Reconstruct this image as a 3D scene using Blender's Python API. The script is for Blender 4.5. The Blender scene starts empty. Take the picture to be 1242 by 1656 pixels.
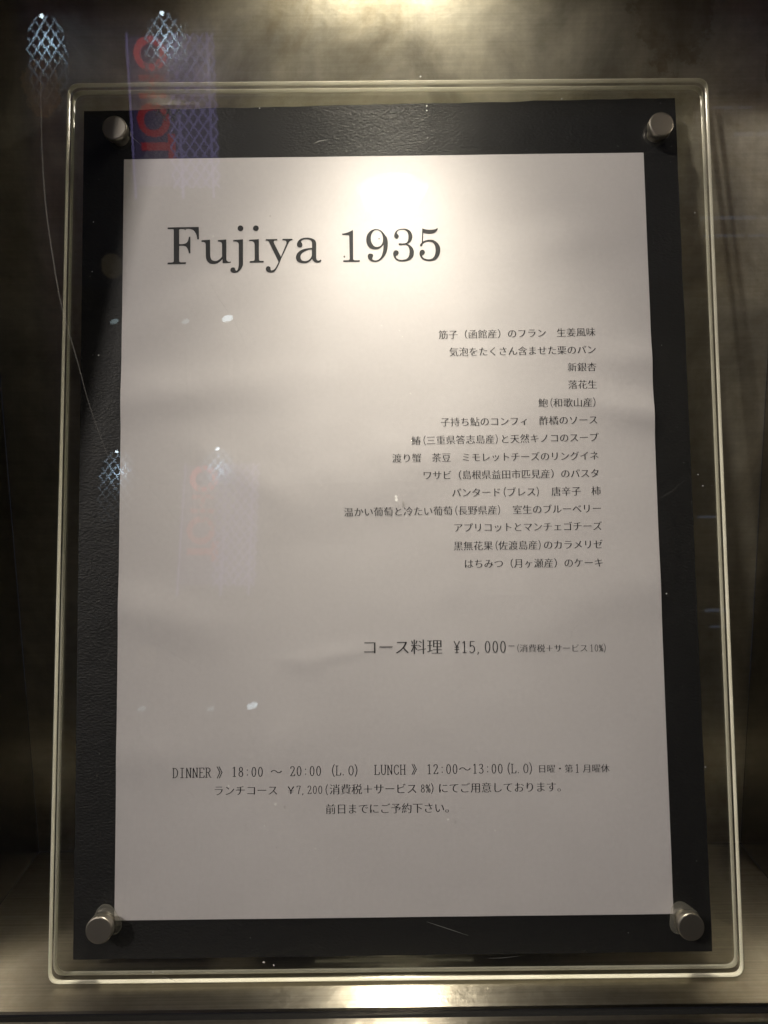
import bpy, bmesh, math, random
import numpy as np
from mathutils import Matrix, Vector, noise
from mathutils.geometry import delaunay_2d_cdt, interpolate_bezier

random.seed(7)
SC = bpy.context.scene
COL = SC.collection

# ------------------------------------------------------------------ camera
cam_data = bpy.data.cameras.new('camera')
cam_data.sensor_fit = 'VERTICAL'
cam_data.sensor_height = 36.0
cam_data.lens = 29.13
cam_data.clip_start = 0.01
cam_data.clip_end = 60.0
cam_data.dof.use_dof = True            # a phone lens: the mirrored street is out of focus
cam_data.dof.focus_distance = 0.318
cam_data.dof.aperture_fstop = 38.0
cam = bpy.data.objects.new('camera', cam_data)
COL.objects.link(cam)
cam.matrix_world = Matrix(((0.99992, 0.01287, 0.00147, -0.00125),
                           (-0.0005, 0.15168, -0.98843, -0.28458),
                           (-0.01294, 0.98835, 0.15167, 0.21787),
                           (0, 0, 0, 1)))
SC.camera = cam

# ------------------------------------------------------------------ world: night street, almost no ambient light
world = bpy.data.worlds.new('World')
SC.world = world
world.use_nodes = True
bg = world.node_tree.nodes['Background']
bg.inputs['Color'].default_value = (0.55, 0.62, 1.0, 1)
bg.inputs['Strength'].default_value = 0.02

# ------------------------------------------------------------------ exposure
SC.view_settings.view_transform = 'Standard'
SC.view_settings.look = 'None'
SC.view_settings.exposure = 0.0
SC.view_settings.gamma = 1.0
SC.cycles.max_bounces = 14
SC.cycles.transparent_max_bounces = 24
SC.cycles.glossy_bounces = 6
SC.cycles.sample_clamp_indirect = 40.0
SC.cycles.caustics_reflective = True

LAMP_STRENGTH = 31.0
BEAM_POWER = 9.5               # the reflector behind the lens throws most of the light straight down          # the halogen lens in the ceiling of the case
LAMP_COLOR = (1.0, 0.925, 0.80)
LAMP_LOC = Vector((0.004, 0.040, 0.406))

# ------------------------------------------------------------------ helpers
def mat(name):
    m = bpy.data.materials.new(name)
    m.use_nodes = True
    nt = m.node_tree
    return m, nt, nt.nodes['Principled BSDF'], nt.nodes['Material Output']

def N(nt, kind, **kw):
    n = nt.nodes.new(kind)
    for k, v in kw.items():
        if k in n.inputs:
            n.inputs[k].default_value = v
        else:
            setattr(n, k, v)
    return n

def ramp(nt, stops):
    n = nt.nodes.new('ShaderNodeValToRGB')
    cr = n.color_ramp
    while len(cr.elements) < len(stops):
        cr.elements.new(0.5)
    for e, (p, c) in zip(cr.elements, stops):
        e.position = p
        e.color = (*c, 1) if len(c) == 3 else c
    return n

def empty(name, loc, label=None, cat=None, group=None, parent=None):
    o = bpy.data.objects.new(name, None)
    COL.objects.link(o)
    o.empty_display_size = 0.01
    if isinstance(loc, Matrix):
        o.matrix_world = loc
    else:
        o.location = loc
    if parent is not None:
        o.parent = parent
    if label: o['label'] = label
    if cat: o['category'] = cat
    if group: o['group'] = group
    return o

def link(name, bm, m, parent=None, smooth=False, **props):
    me = bpy.data.meshes.new(name)
    bm.normal_update()
    bm.to_mesh(me)
    bm.free()
    for x in (m if isinstance(m, (list, tuple)) else [m]):
        me.materials.append(x)
    if smooth:
        for p in me.polygons:
            p.use_smooth = True
    o = bpy.data.objects.new(name, me)
    COL.objects.link(o)
    if parent is not None:
        o.parent = parent
    for k, v in props.items():
        o[k] = v
    return o

def box(bm, x0, x1, y0, y1, z0, z1, mi=0, bevel=0.0):
    vs = [bm.verts.new((x, y, z)) for x in (x0, x1) for y in (y0, y1) for z in (z0, z1)]
    fs = []
    for q in ((0, 1, 3, 2), (4, 6, 7, 5), (0, 4, 5, 1), (2, 3, 7, 6), (0, 2, 6, 4), (1, 5, 7, 3)):
        f = bm.faces.new([vs[i] for i in q]); f.material_index = mi; fs.append(f)
    if bevel:
        es = list({e for f in fs for e in f.edges})
        bmesh.ops.bevel(bm, geom=es, offset=bevel, segments=2, affect='EDGES', clamp_overlap=True)
    return fs

def lathe(bm, prof, cx=0.0, cy=0.0, n=40, mi=0):
    """prof: (radius, z) pairs turned round the local z axis."""
    rings = []
    for r, z in prof:
        if r < 1e-7:
            rings.append([bm.verts.new((cx, cy, z))])
        else:
            rings.append([bm.verts.new((cx + r*math.cos(2*math.pi*i/n), cy + r*math.sin(2*math.pi*i/n), z)) for i in range(n)])
    for a, b in zip(rings, rings[1:]):
        for i in range(n):
            j = (i+1) % n
            if len(a) == 1 and len(b) == 1: continue
            if len(a) == 1: f = bm.faces.new((a[0], b[i], b[j]))
            elif len(b) == 1: f = bm.faces.new((a[i], a[j], b[0]))
            else: f = bm.faces.new((a[i], a[j], b[j], b[i]))
            f.material_index = mi
            f.normal_update(); f.smooth = abs(f.normal.z) < 0.9

def bar(bm, a, b, r, n=6):
    a = Vector(a); b = Vector(b); d = (b-a).normalized()
    u = d.orthogonal().normalized(); v = d.cross(u)
    A = [bm.verts.new(a + r*(math.cos(2*math.pi*i/n)*u + math.sin(2*math.pi*i/n)*v)) for i in range(n)]
    B = [bm.verts.new(b + r*(math.cos(2*math.pi*i/n)*u + math.sin(2*math.pi*i/n)*v)) for i in range(n)]
    for i in range(n):
        j = (i+1) % n
        bm.faces.new((A[i], A[j], B[j], B[i]))
    bm.faces.new(A[::-1]); bm.faces.new(B)

# ------------------------------------------------------------------ materials
def steel(name, base, rough, aniso, along, mottle, stain=False):
    """brushed stainless steel; along = local axis (0,1,2) the brushing runs along"""
    m, nt, bs, out = mat(name)
    L = nt.links
    tc = N(nt, 'ShaderNodeTexCoord')
    mp = N(nt, 'ShaderNodeMapping')
    sc = [900.0, 900.0, 900.0]; sc[along] = 14.0
    mp.inputs['Scale'].default_value = sc
    L.new(tc.outputs['Object'], mp.inputs['Vector'])
    br = N(nt, 'ShaderNodeTexNoise', Scale=1.0, Detail=3.0, Roughness=0.6)
    L.new(mp.outputs[0], br.inputs['Vector'])
    big = N(nt, 'ShaderNodeTexNoise', Scale=22.0, Detail=7.0, Roughness=0.62, Distortion=0.6)
    L.new(tc.outputs['Object'], big.inputs['Vector'])
    fine = N(nt, 'ShaderNodeTexNoise', Scale=190.0, Detail=5.0, Roughness=0.7)
    L.new(tc.outputs['Object'], fine.inputs['Vector'])
    lo = tuple(c*(1-mottle) for c in base)
    col = ramp(nt, [(0.30, lo), (0.62, base)])
    L.new(big.outputs['Fac'], col.inputs[0])
    mx = N(nt, 'ShaderNodeMix', data_type='RGBA', blend_type='MULTIPLY')
    mx.inputs[0].default_value = 0.55
    g = ramp(nt, [(0.30, (0.72, 0.70, 0.66)), (0.70, (1, 1, 1))])
    L.new(fine.outputs['Fac'], g.inputs[0])
    L.new(col.outputs[0], mx.inputs[6]); L.new(g.outputs[0], mx.inputs[7])
    last = mx.outputs[2]
    mb = N(nt, 'ShaderNodeMix', data_type='RGBA', blend_type='MULTIPLY')
    mb.inputs[0].default_value = 0.8 if aniso > 0.9 else 0.3
    gb = ramp(nt, [(0.35, (0.72, 0.72, 0.72)), (0.65, (1, 1, 1))])
    L.new(br.outputs['Fac'], gb.inputs[0])
    L.new(last, mb.inputs[6]); L.new(gb.outputs[0], mb.inputs[7])
    last = mb.outputs[2]
    rr = N(nt, 'ShaderNodeMapRange')
    rr.inputs['To Min'].default_value = rough*0.75
    rr.inputs['To Max'].default_value = rough*1.3
    L.new(big.outputs['Fac'], rr.inputs['Value'])
    rsrc = rr.outputs[0]
    if stain:
        bz = N(nt, 'ShaderNodeTexNoise', Scale=9.0, Detail=8.0, Roughness=0.7, Distortion=1.5); L.new(tc.outputs['Object'], bz.inputs['Vector'])
        bzr = ramp(nt, [(0.34, (0.80, 0.76, 0.68)), (0.48, (0.95, 0.94, 0.91)), (0.60, (1.0, 1.0, 1.0))]); L.new(bz.outputs['Fac'], bzr.inputs[0])
        vs_ = N(nt, 'ShaderNodeMapping'); vs_.inputs['Scale'].default_value = (260, 260, 9); L.new(tc.outputs['Object'], vs_.inputs['Vector'])
        vn = N(nt, 'ShaderNodeTexNoise', Scale=1.0, Detail=4.0); L.new(vs_.outputs[0], vn.inputs['Vector'])
        vr = ramp(nt, [(0.35, (0.93, 0.93, 0.92)), (0.6, (1.0, 1.0, 1.0))]); L.new(vn.outputs['Fac'], vr.inputs[0])
        for src in (bzr, vr):
            mq = N(nt, 'ShaderNodeMix', data_type='RGBA', blend_type='MULTIPLY'); mq.inputs[0].default_value = 1.0
            L.new(last, mq.inputs[6]); L.new(src.outputs[0], mq.inputs[7]); last = mq.outputs[2]
    if stain:      # rust-brown watermarks and dried glue on the upper back wall
        for (cx, cz, rx, rz, tint) in ((0.120, 0.372, 0.017, 0.026, (0.50, 0.40, 0.32)), (0.118, 0.395, 0.010, 0.010, (0.16, 0.13, 0.11)),
                                       (-0.142, 0.343, 0.008, 0.012, (1.9, 1.6, 1.2)), (0.162, 0.352, 0.003, 0.016, (0.3, 0.25, 0.2))):
            sm = N(nt, 'ShaderNodeMapping')
            sm.inputs['Location'].default_value = (-cx/rx, 0, -cz/rz)
            sm.inputs['Scale'].default_value = (1/rx, 0, 1/rz)
            L.new(tc.outputs['Object'], sm.inputs['Vector'])
            ln = N(nt, 'ShaderNodeVectorMath', operation='LENGTH')
            L.new(sm.outputs[0], ln.inputs[0])
            ad = N(nt, 'ShaderNodeMath', operation='MULTIPLY_ADD')
            n2 = N(nt, 'ShaderNodeTexNoise', Scale=120.0, Detail=6.0, Roughness=0.7)
            L.new(tc.outputs['Object'], n2.inputs['Vector'])
            L.new(n2.outputs['Fac'], ad.inputs[0]); ad.inputs[1].default_value = 1.7
            L.new(ln.outputs['Value'], ad.inputs[2])
            rp = ramp(nt, [(0.50, (0.30,)*3), (0.60, (0.45,)*3), (0.66, (0.0,)*3)])
            dv = N(nt, 'ShaderNodeMath', operation='MULTIPLY'); dv.inputs[1].default_value = 1/2.9
            L.new(ad.outputs[0], dv.inputs[0]); L.new(dv.outputs[0], rp.inputs[0])
            ms = N(nt, 'ShaderNodeMix', data_type='RGBA', blend_type='MULTIPLY')
            L.new(rp.outputs[0], ms.inputs[0]); L.new(last, ms.inputs[6]); ms.inputs[7].default_value = (*tint, 1)
            last = ms.outputs[2]
    L.new(last, bs.inputs['Base Color'])
    L.new(rsrc, bs.inputs['Roughness'])
    bs.inputs['Metallic'].default_value = 1.0
    bs.inputs['Anisotropic'].default_value = aniso
    bs.inputs['Coat Weight'].default_value = 1.0 if aniso < 0.9 else 0.0
    bs.inputs['Coat Roughness'].default_value = 0.14
    bs.inputs['Anisotropic Rotation'].default_value = 0.0 if stain else 0.25
    tg = N(nt, 'ShaderNodeTangent', direction_type='UV_MAP')
    tg.uv_map = 'UVMap'
    L.new(tg.outputs[0], bs.inputs['Tangent'])
    bp = N(nt, 'ShaderNodeBump', Strength=0.25, Distance=0.00002)
    L.new(br.outputs['Fac'], bp.inputs['Height'])
    bp2 = N(nt, 'ShaderNodeBump', Strength=0.5, Distance=0.0006)
    L.new(big.outputs['Fac'], bp2.inputs['Height'])
    L.new(bp.outputs[0], bp2.inputs['Normal'])
    L.new(bp2.outputs[0], bs.inputs['Normal'])
    return m

M = {}
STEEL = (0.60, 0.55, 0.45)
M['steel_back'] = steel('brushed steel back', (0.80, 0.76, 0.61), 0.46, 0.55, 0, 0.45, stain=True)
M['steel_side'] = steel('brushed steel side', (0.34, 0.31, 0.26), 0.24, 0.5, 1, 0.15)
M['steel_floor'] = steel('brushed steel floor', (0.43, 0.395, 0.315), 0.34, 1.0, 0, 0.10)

m, nt, bs, out = mat('black rubber gasket'); M['rubber'] = m
bs.inputs['Base Color'].default_value = (0.004, 0.004, 0.004, 1); bs.inputs['Roughness'].default_value = 0.7; bs.inputs['Specular IOR Level'].default_value = 0.1

m, nt, bs, out = mat('polished nickel'); M['nickel'] = m
bs.inputs['Base Color'].default_value = (0.46, 0.425, 0.35, 1); bs.inputs['Metallic'].default_value = 1
bs.inputs['Roughness'].default_value = 0.22
tc = N(nt, 'ShaderNodeTexCoord'); nz = N(nt, 'ShaderNodeTexNoise', Scale=90.0, Detail=2.0)
nt.links.new(tc.outputs['Object'], nz.inputs['Vector'])
mr = N(nt, 'ShaderNodeMapRange'); mr.inputs['To Min'].default_value = 0.36; mr.inputs['To Max'].default_value = 0.42
nt.links.new(nz.outputs['Fac'], mr.inputs['Value']); nt.links.new(mr.outputs[0], bs.inputs['Roughness'])

def clear(name, gain, tint=(1, 1, 1), haze=0.0):
    """clear sheet: mirror-like Fresnel gloss over full transparency, counted on entering faces only"""
    m, nt, bs, out = mat(name)
    nt.nodes.remove(bs); L = nt.links
    tr = N(nt, 'ShaderNodeBsdfTransparent'); tr.inputs['Color'].default_value = (*tint, 1)
    gl = N(nt, 'ShaderNodeBsdfGlossy', Roughness=0.0)
    fr = N(nt, 'ShaderNodeFresnel', IOR=1.49)
    ge = N(nt, 'ShaderNodeNewGeometry')
    inv = N(nt, 'ShaderNodeMath', operation='SUBTRACT'); inv.inputs[0].default_value = 1.0
    L.new(ge.outputs['Backfacing'], inv.inputs[1])
    a = N(nt, 'ShaderNodeMath', operation='MULTIPLY'); L.new(fr.outputs[0], a.inputs[0]); L.new(inv.outputs[0], a.inputs[1])
    b = N(nt, 'ShaderNodeMath', operation='MULTIPLY', use_clamp=True); L.new(a.outputs[0], b.inputs[0]); b.inputs[1].default_value = gain
    mx = N(nt, 'ShaderNodeMixShader')
    L.new(b.outputs[0], mx.inputs[0]); L.new(tr.outputs[0], mx.inputs[1]); L.new(gl.outputs[0], mx.inputs[2])
    last = mx.outputs[0]
    if haze:                       # a film of dust and fine wiping marks
        df = N(nt, 'ShaderNodeBsdfDiffuse'); df.inputs['Color'].default_value = (0.8, 0.8, 0.78, 1)
        tc = N(nt, 'ShaderNodeTexCoord')
        n1 = N(nt, 'ShaderNodeTexNoise', Scale=9.0, Detail=8.0, Roughness=0.72, Distortion=1.2)
        L.new(tc.outputs['Object'], n1.inputs['Vector'])
        rp = ramp(nt, [(0.35, (0.25,)*3), (0.75, (1.0,)*3)])
        L.new(n1.outputs['Fac'], rp.inputs[0])
        h = N(nt, 'ShaderNodeMath', operation='MULTIPLY'); L.new(rp.outputs[0], h.inputs[0]); h.inputs[1].default_value = haze
        h2 = N(nt, 'ShaderNodeMath', operation='MULTIPLY'); L.new(h.outputs[0], h2.inputs[0]); L.new(inv.outputs[0], h2.inputs[1])
        m2 = N(nt, 'ShaderNodeMixShader'); L.new(h2.outputs[0], m2.inputs[0]); L.new(last, m2.inputs[1]); L.new(df.outputs[0], m2.inputs[2])
        last = m2.outputs[0]
    L.new(last, out.inputs['Surface'])
    return m

M['glass'] = clear('window glass', 1.7)
M['acrylic'] = clear('clear acrylic face', 1.5, tint=(0.985, 0.985, 0.97), haze=0.006)

# acrylic edge: pale colour stands in for light guided inside the sheet
m, nt, bs, out = mat('acrylic edge'); M['edge'] = m
nt.nodes.remove(bs); L = nt.links
df = N(nt, 'ShaderNodeBsdfDiffuse'); tl = N(nt, 'ShaderNodeBsdfTranslucent'); gl = N(nt, 'ShaderNodeBsdfGlossy', Roughness=0.12)
tr = N(nt, 'ShaderNodeBsdfTransparent')
for n_ in (df, tl): n_.inputs['Color'].default_value = (0.93, 0.92, 0.82, 1)
tr.inputs['Color'].default_value = (0.9, 0.9, 0.75, 1)
tc = N(nt, 'ShaderNodeTexCoord'); en = N(nt, 'ShaderNodeTexNoise', Scale=55.0, Detail=6.0, Roughness=0.65)
L.new(tc.outputs['Object'], en.inputs['Vector'])
er = ramp(nt, [(0.30, (0.86, 0.83, 0.66)), (0.62, (1.0, 0.97, 0.81))]); L.new(en.outputs['Fac'], er.inputs[0])
L.new(er.outputs[0], df.inputs['Color']); L.new(er.outputs[0], tl.inputs['Color'])
a1 = N(nt, 'ShaderNodeMixShader'); a1.inputs[0].default_value = 0.3
L.new(df.outputs[0], a1.inputs[1]); L.new(tl.outputs[0], a1.inputs[2])
a2 = N(nt, 'ShaderNodeMixShader'); a2.inputs[0].default_value = 0.08
L.new(a1.outputs[0], a2.inputs[1]); L.new(gl.outputs[0], a2.inputs[2])
a3 = N(nt, 'ShaderNodeMixShader'); a3.inputs[0].default_value = 0.0
L.new(a2.outputs[0], a3.inputs[1]); L.new(tr.outputs[0], a3.inputs[2])
L.new(a3.outputs[0], out.inputs['Surface'])

# paper
m, nt, bs, out = mat('printed paper'); M['paper'] = m
L = nt.links
tc = N(nt, 'ShaderNodeTexCoord')
n1 = N(nt, 'ShaderNodeTexNoise', Scale=14.0, Detail=5.0, Roughness=0.55); L.new(tc.outputs['Object'], n1.inputs['Vector'])
rp = ramp(nt, [(0.3, (0.71, 0.68, 0.69)), (0.7, (0.765, 0.735, 0.745))]); L.new(n1.outputs['Fac'], rp.inputs[0])
n3 = N(nt, 'ShaderNodeTexNoise', Scale=620.0, Detail=4.0, Roughness=0.7); L.new(tc.outputs['Object'], n3.inputs['Vector'])
r3 = ramp(nt, [(0.3, (0.94,)*3), (0.7, (1.0,)*3)]); L.new(n3.outputs['Fac'], r3.inputs[0])
mm = N(nt, 'ShaderNodeMix', data_type='RGBA', blend_type='MULTIPLY'); mm.inputs[0].default_value = 1
L.new(rp.outputs[0], mm.inputs[6]); L.new(r3.outputs[0], mm.inputs[7]); L.new(mm.outputs[2], bs.inputs['Base Color'])
bs.inputs['Roughness'].default_value = 0.55
bs.inputs['Specular IOR Level'].default_value = 0.25
n2 = N(nt, 'ShaderNodeTexNoise', Scale=420.0, Detail=6.0, Roughness=0.75); L.new(tc.outputs['Object'], n2.inputs['Vector'])
bp = N(nt, 'ShaderNodeBump', Strength=0.5, Distance=0.00010); L.new(n2.outputs['Fac'], bp.inputs['Height'])
L.new(bp.outputs[0], bs.inputs['Normal'])

m, nt, bs, out = mat('black ink'); M['ink'] = m
bs.inputs['Base Color'].default_value = (0.014, 0.015, 0.018, 1); bs.inputs['Roughness'].default_value = 0.6

# black leatherette card
m, nt, bs, out = mat('black grained card'); M['card'] = m
L = nt.links
tc = N(nt, 'ShaderNodeTexCoord')
bs.inputs['Base Color'].default_value = (0.010, 0.010, 0.010, 1); bs.inputs['Roughness'].default_value = 0.5
bs.inputs['Specular IOR Level'].default_value = 0.46
mp = N(nt, 'ShaderNodeMapping'); mp.inputs['Rotation'].default_value = (0, 0, 0.6); mp.inputs['Scale'].default_value = (1.0, 1.7, 1.0)
L.new(tc.outputs['Object'], mp.inputs['Vector'])
n1 = N(nt, 'ShaderNodeTexNoise', Scale=760.0, Detail=4.0, Roughness=0.5, Distortion=0.2); L.new(mp.outputs[0], n1.inputs['Vector'])
n2 = N(nt, 'ShaderNodeTexNoise', Scale=60.0, Detail=3.0); L.new(tc.outputs['Object'], n2.inputs['Vector'])
bp = N(nt, 'ShaderNodeBump', Strength=0.75, Distance=0.0003); L.new(n1.outputs['Fac'], bp.inputs['Height'])
b2 = N(nt, 'ShaderNodeBump', Strength=0.5, Distance=0.001); L.new(n2.outputs['Fac'], b2.inputs['Height']); L.new(bp.outputs[0], b2.inputs['Normal'])
L.new(b2.outputs[0], bs.inputs['Normal'])

def emit(name, col, st):
    m, nt, bs, out = mat(name)
    bs.inputs['Base Color'].default_value = (0.05, 0.05, 0.05, 1)
    bs.inputs['Emission Color'].default_value = (*col, 1)
    bs.inputs['Emission Strength'].default_value = st
    return m
M['lamp'] = emit('halogen lens', LAMP_COLOR, LAMP_STRENGTH)
M['red_neon'] = emit('red sign letter', (1.0, 0.06, 0.10), 1.2)
M['red_neon_bright'] = emit('bright red sign letter', (1.0, 0.12, 0.16), 2.2)
M['violet_panel'] = emit('violet lit sign panel', (0.40, 0.32, 0.85), 0.38)
M['violet_tube'] = emit('violet tube', (0.50, 0.42, 1.0), 1.3)
M['white_bulb'] = emit('cool white bulb', (0.75, 0.92, 1.0), 7.0)
M['cool_bulb'] = emit('cool street bulb', (0.72, 0.95, 1.0), 2.2)
M['warm_bulb'] = emit('warm lantern paper', (1.0, 0.78, 0.40), 0.16)
M['blue_strip'] = emit('blue lit strip', (0.45, 0.62, 1.0), 0.42)

def plain(name, col, rough=0.5, metal=0.0):
    m, nt, bs, out = mat(name)
    bs.inputs['Base Color'].default_value = (*col, 1); bs.inputs['Roughness'].default_value = rough; bs.inputs['Metallic'].default_value = metal
    return m
M['white_metal'] = plain('white painted mesh', (0.72, 0.8, 0.88), 0.5)
M['facade'] = plain('dark facade', (0.03, 0.03, 0.034), 0.8)
M['asphalt'] = plain('asphalt', (0.045, 0.045, 0.047), 0.85)
M['dark_metal'] = plain('dark metal', (0.05, 0.05, 0.055), 0.5, 0.6)
M['speck'] = plain('dust speck', (0.75, 0.74, 0.70), 0.8)
M['dirt'] = plain('dark speck', (0.08, 0.07, 0.06), 0.8)
def film(name, col, op):
    m, nt, bs, out = mat(name)
    nt.nodes.remove(bs); L = nt.links
    df = N(nt, 'ShaderNodeBsdfDiffuse'); tl = N(nt, 'ShaderNodeBsdfTranslucent'); tr = N(nt, 'ShaderNodeBsdfTransparent')
    for q in (df, tl): q.inputs['Color'].default_value = (*col, 1)
    a = N(nt, 'ShaderNodeMixShader'); a.inputs[0].default_value = 0.5; L.new(df.outputs[0], a.inputs[1]); L.new(tl.outputs[0], a.inputs[2])
    b = N(nt, 'ShaderNodeMixShader'); b.inputs[0].default_value = op; L.new(tr.outputs[0], b.inputs[1]); L.new(a.outputs[0], b.inputs[2])
    L.new(b.outputs[0], out.inputs['Surface'])
    return m
M['scratch'] = film('fine scratch', (0.8, 0.79, 0.74), 0.35)
M['scratch_faint'] = film('faint scratch', (0.8, 0.78, 0.72), 0.16)
M['refraction'] = film('clear washer', (0.75, 0.72, 0.62), 0.30)

# ------------------------------------------------------------------ the steel display case
X0, X1, YB, ZT = -0.1690, 0.1665, 0.0830, 0.4060
YF = -0.0200
case = empty('display_case', (0, 0, -0.001), 'recessed brushed stainless steel wall case around the menu', 'display case')

def panel(name, corners, thick_dir, m, nx=1, nz=1, **kw):
    """a sheet with real thickness; corners a,b,c,d run round its visible side; u runs a->b"""
    bm = bmesh.new()
    uvl = bm.loops.layers.uv.new('UVMap')
    a, b, c, d = [Vector(v) for v in corners]; t = Vector(thick_dir)
    def quad(p, uvs):
        f = bm.faces.new([bm.verts.new(v) for v in p])
        for lp, uv in zip(f.loops, uvs): lp[uvl].uv = uv
    S = ((0, 0), (1, 0), (1, 1), (0, 1))
    quad((a, b, c, d), S)
    quad((d+t, c+t, b+t, a+t), ((0, 1), (1, 1), (1, 0), (0, 0)))
    for p, q in ((a, b), (b, c), (c, d), (d, a)):
        quad((q, p, p+t, q+t), ((1, 0), (0, 0), (0, 1), (1, 1)))
    bmesh.ops.remove_doubles(bm, verts=bm.verts, dist=1e-6)
    return link(name, bm, m, case, **kw)

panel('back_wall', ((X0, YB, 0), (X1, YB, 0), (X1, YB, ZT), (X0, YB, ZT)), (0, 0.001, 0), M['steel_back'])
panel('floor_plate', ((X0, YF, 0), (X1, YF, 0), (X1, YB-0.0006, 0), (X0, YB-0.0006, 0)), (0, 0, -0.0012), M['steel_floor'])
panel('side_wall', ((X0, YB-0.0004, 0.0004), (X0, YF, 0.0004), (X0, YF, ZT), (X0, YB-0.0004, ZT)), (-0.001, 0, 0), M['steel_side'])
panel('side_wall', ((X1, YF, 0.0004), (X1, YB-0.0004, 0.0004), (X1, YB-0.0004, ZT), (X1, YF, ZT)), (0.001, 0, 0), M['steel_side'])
# ceiling with a round hole for the lamp: a ring of quads out to the rectangle
bm = bmesh.new()
uvl = bm.loops.layers.uv.new('UVMap')
n = 48
inner = []; outer = []
for i in range(n):
    t = 2*math.pi*i/n
    inner.append(bm.verts.new((LAMP_LOC.x+0.029*math.cos(t), LAMP_LOC.y+0.029*math.sin(t), ZT)))
    dx, dy = math.cos(t), math.sin(t)
    s = min(((X1 if dx > 0 else X0)-LAMP_LOC.x)/dx if abs(dx) > 1e-9 else 9, ((YB if dy > 0 else YF)-LAMP_LOC.y)/dy if abs(dy) > 1e-9 else 9)
    outer.append(bm.verts.new((LAMP_LOC.x+s*dx, LAMP_LOC.y+s*dy, ZT)))
for i in range(n):
    j = (i+1) % n
    f = bm.faces.new((inner[i], outer[i], outer[j], inner[j]))
    for lp in f.loops: lp[uvl].uv = (lp.vert.co.x, lp.vert.co.y)
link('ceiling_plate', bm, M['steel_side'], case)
# gasket channel and outer sill in front of the glass
bm = bmesh.new(); box(bm, X0-0.01, X1+0.01, -0.0244, YF-0.0003, -0.004, -0.0016); link('gasket', bm, M['rubber'], case)
bm = bmesh.new(); uvl = bm.loops.layers.uv.new('UVMap')
prof = [(-0.0246, -0.0035), (-0.0246, -0.0004), (-0.0242-0.0008, 0.0), (-0.0272, 0.0001), (-0.0284, -0.0004), (-0.0290, -0.0014), (-0.0292, -0.03)]
cols = []
for i in range(2):
    x = (X0-0.03, X1+0.03)[i]
    cols.append([bm.verts.new((x, y, z)) for y, z in prof])
for k in range(len(prof)-1):
    f = bm.faces.new((cols[0][k], cols[1][k], cols[1][k+1], cols[0][k+1]))
    for lp, uv in zip(f.loops, ((0, k/6), (1, k/6), (1, (k+1)/6), (0, (k+1)/6))): lp[uvl].uv = uv
link('front_sill', bm, M['steel_floor'], case)
# glass pane, very slightly out of plumb
pm = Matrix.Translation((0, -0.0238, 0)) @ Vector((0.01055, -0.99993, -0.0051)).to_track_quat('-Y', 'Z').to_matrix().to_4x4()
bm = bmesh.new(); box(bm, -0.200, 0.200, 0.0, 0.003, -0.003, 0.408)
pane = link('glass_pane', bm, M['glass'], case); pane.matrix_local = pm

# the halogen downlight set in the ceiling
dl = empty('downlight', LAMP_LOC + Vector((0, 0, 0.0)), 'round halogen downlight in the ceiling of the case, above the picture', 'downlight')
bm = bmesh.new(); lathe(bm, [(0.0, 0.0125), (0.0228, 0.0125), (0.0238, 0.015)], n=48); link('lamp_lens', bm, M['lamp'], dl, smooth=True)
ld = bpy.data.lights.new('halogen_beam', 'SPOT'); ld.energy = BEAM_POWER; ld.color = LAMP_COLOR
ld.spot_size = math.radians(92); ld.spot_blend = 1.0; ld.shadow_soft_size = 0.020
lo = bpy.data.objects.new('halogen_beam', ld); COL.objects.link(lo); lo.location = (0, 0, 0.0095); lo.rotation_euler = (math.radians(-24), 0, 0); lo.parent = dl
bm = bmesh.new(); lathe(bm, [(0.0236, 0.0150), (0.0250, 0.001), (0.0262, -0.0012), (0.0315, -0.0010), (0.0315, -0.0002), (0.0285, -0.0001), (0.0280, 0.03), (0, 0.03)], n=48)
link('trim_ring', bm, M['nickel'], dl, smooth=True)

# ------------------------------------------------------------------ the leaning acrylic menu stand
LEAN = math.radians(13.3)
PAPER0 = Vector((0, 0, 0.0202))
FR = Matrix.Translation(PAPER0) @ Matrix.Rotation(math.pi/2-LEAN, 4, 'X')     # local x right, y up the sheet, z towards the viewer
MM = 0.001
stand = empty('menu_stand', FR, 'clear acrylic menu stand with bright edges and four steel studs leaning in the case', 'menu stand')

def rounded_rect(corners, r, seg=5):
    pts = []
    n = len(corners)
    for i in range(n):
        p0, p, p1 = Vector(corners[i-1]), Vector(corners[i]), Vector(corners[(i+1) % n])
        a = (p0-p).normalized(); b = (p1-p).normalized()
        rr = r[i]
        A = p+a*rr; B = p+b*rr
        if rr < 0:
            pts.append(p); continue
        for k in range(seg+1):
            t = k/seg
            pts.append((1-t)**2*A + 2*t*(1-t)*p + t*t*B)
    return pts

def plate(name, corners, r, w0, w1, bev=0.35):
    bm = bmesh.new()
    P = rounded_rect(corners, r)
    c = sum(P, Vector((0, 0)))/len(P)
    def ring(w, inset):
        out = []
        for p in P:
            d = (c-p); sx = 1 if d.x > 0 else -1; sy = 1 if d.y > 0 else -1
            out.append(bm.verts.new(((p.x+sx*inset*min(1, abs(d.x)/50))*MM, (p.y+sy*inset*min(1, abs(d.y)/50))*MM, w*MM)))
        return out
    R = [ring(w0, bev), ring(w0+bev, 0), ring(w1-bev, 0), ring(w1, bev)]
    for a, b in zip(R, R[1:]):
        for i in range(len(a)):
            j = (i+1) % len(a)
            f = bm.faces.new((a[i], a[j], b[j], b[i])); f.material_index = 1
    bm.faces.new(R[0][::-1]); bm.faces.new(R[3])
    return link(name, bm, [M['acrylic'], M['edge']], stand)

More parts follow.
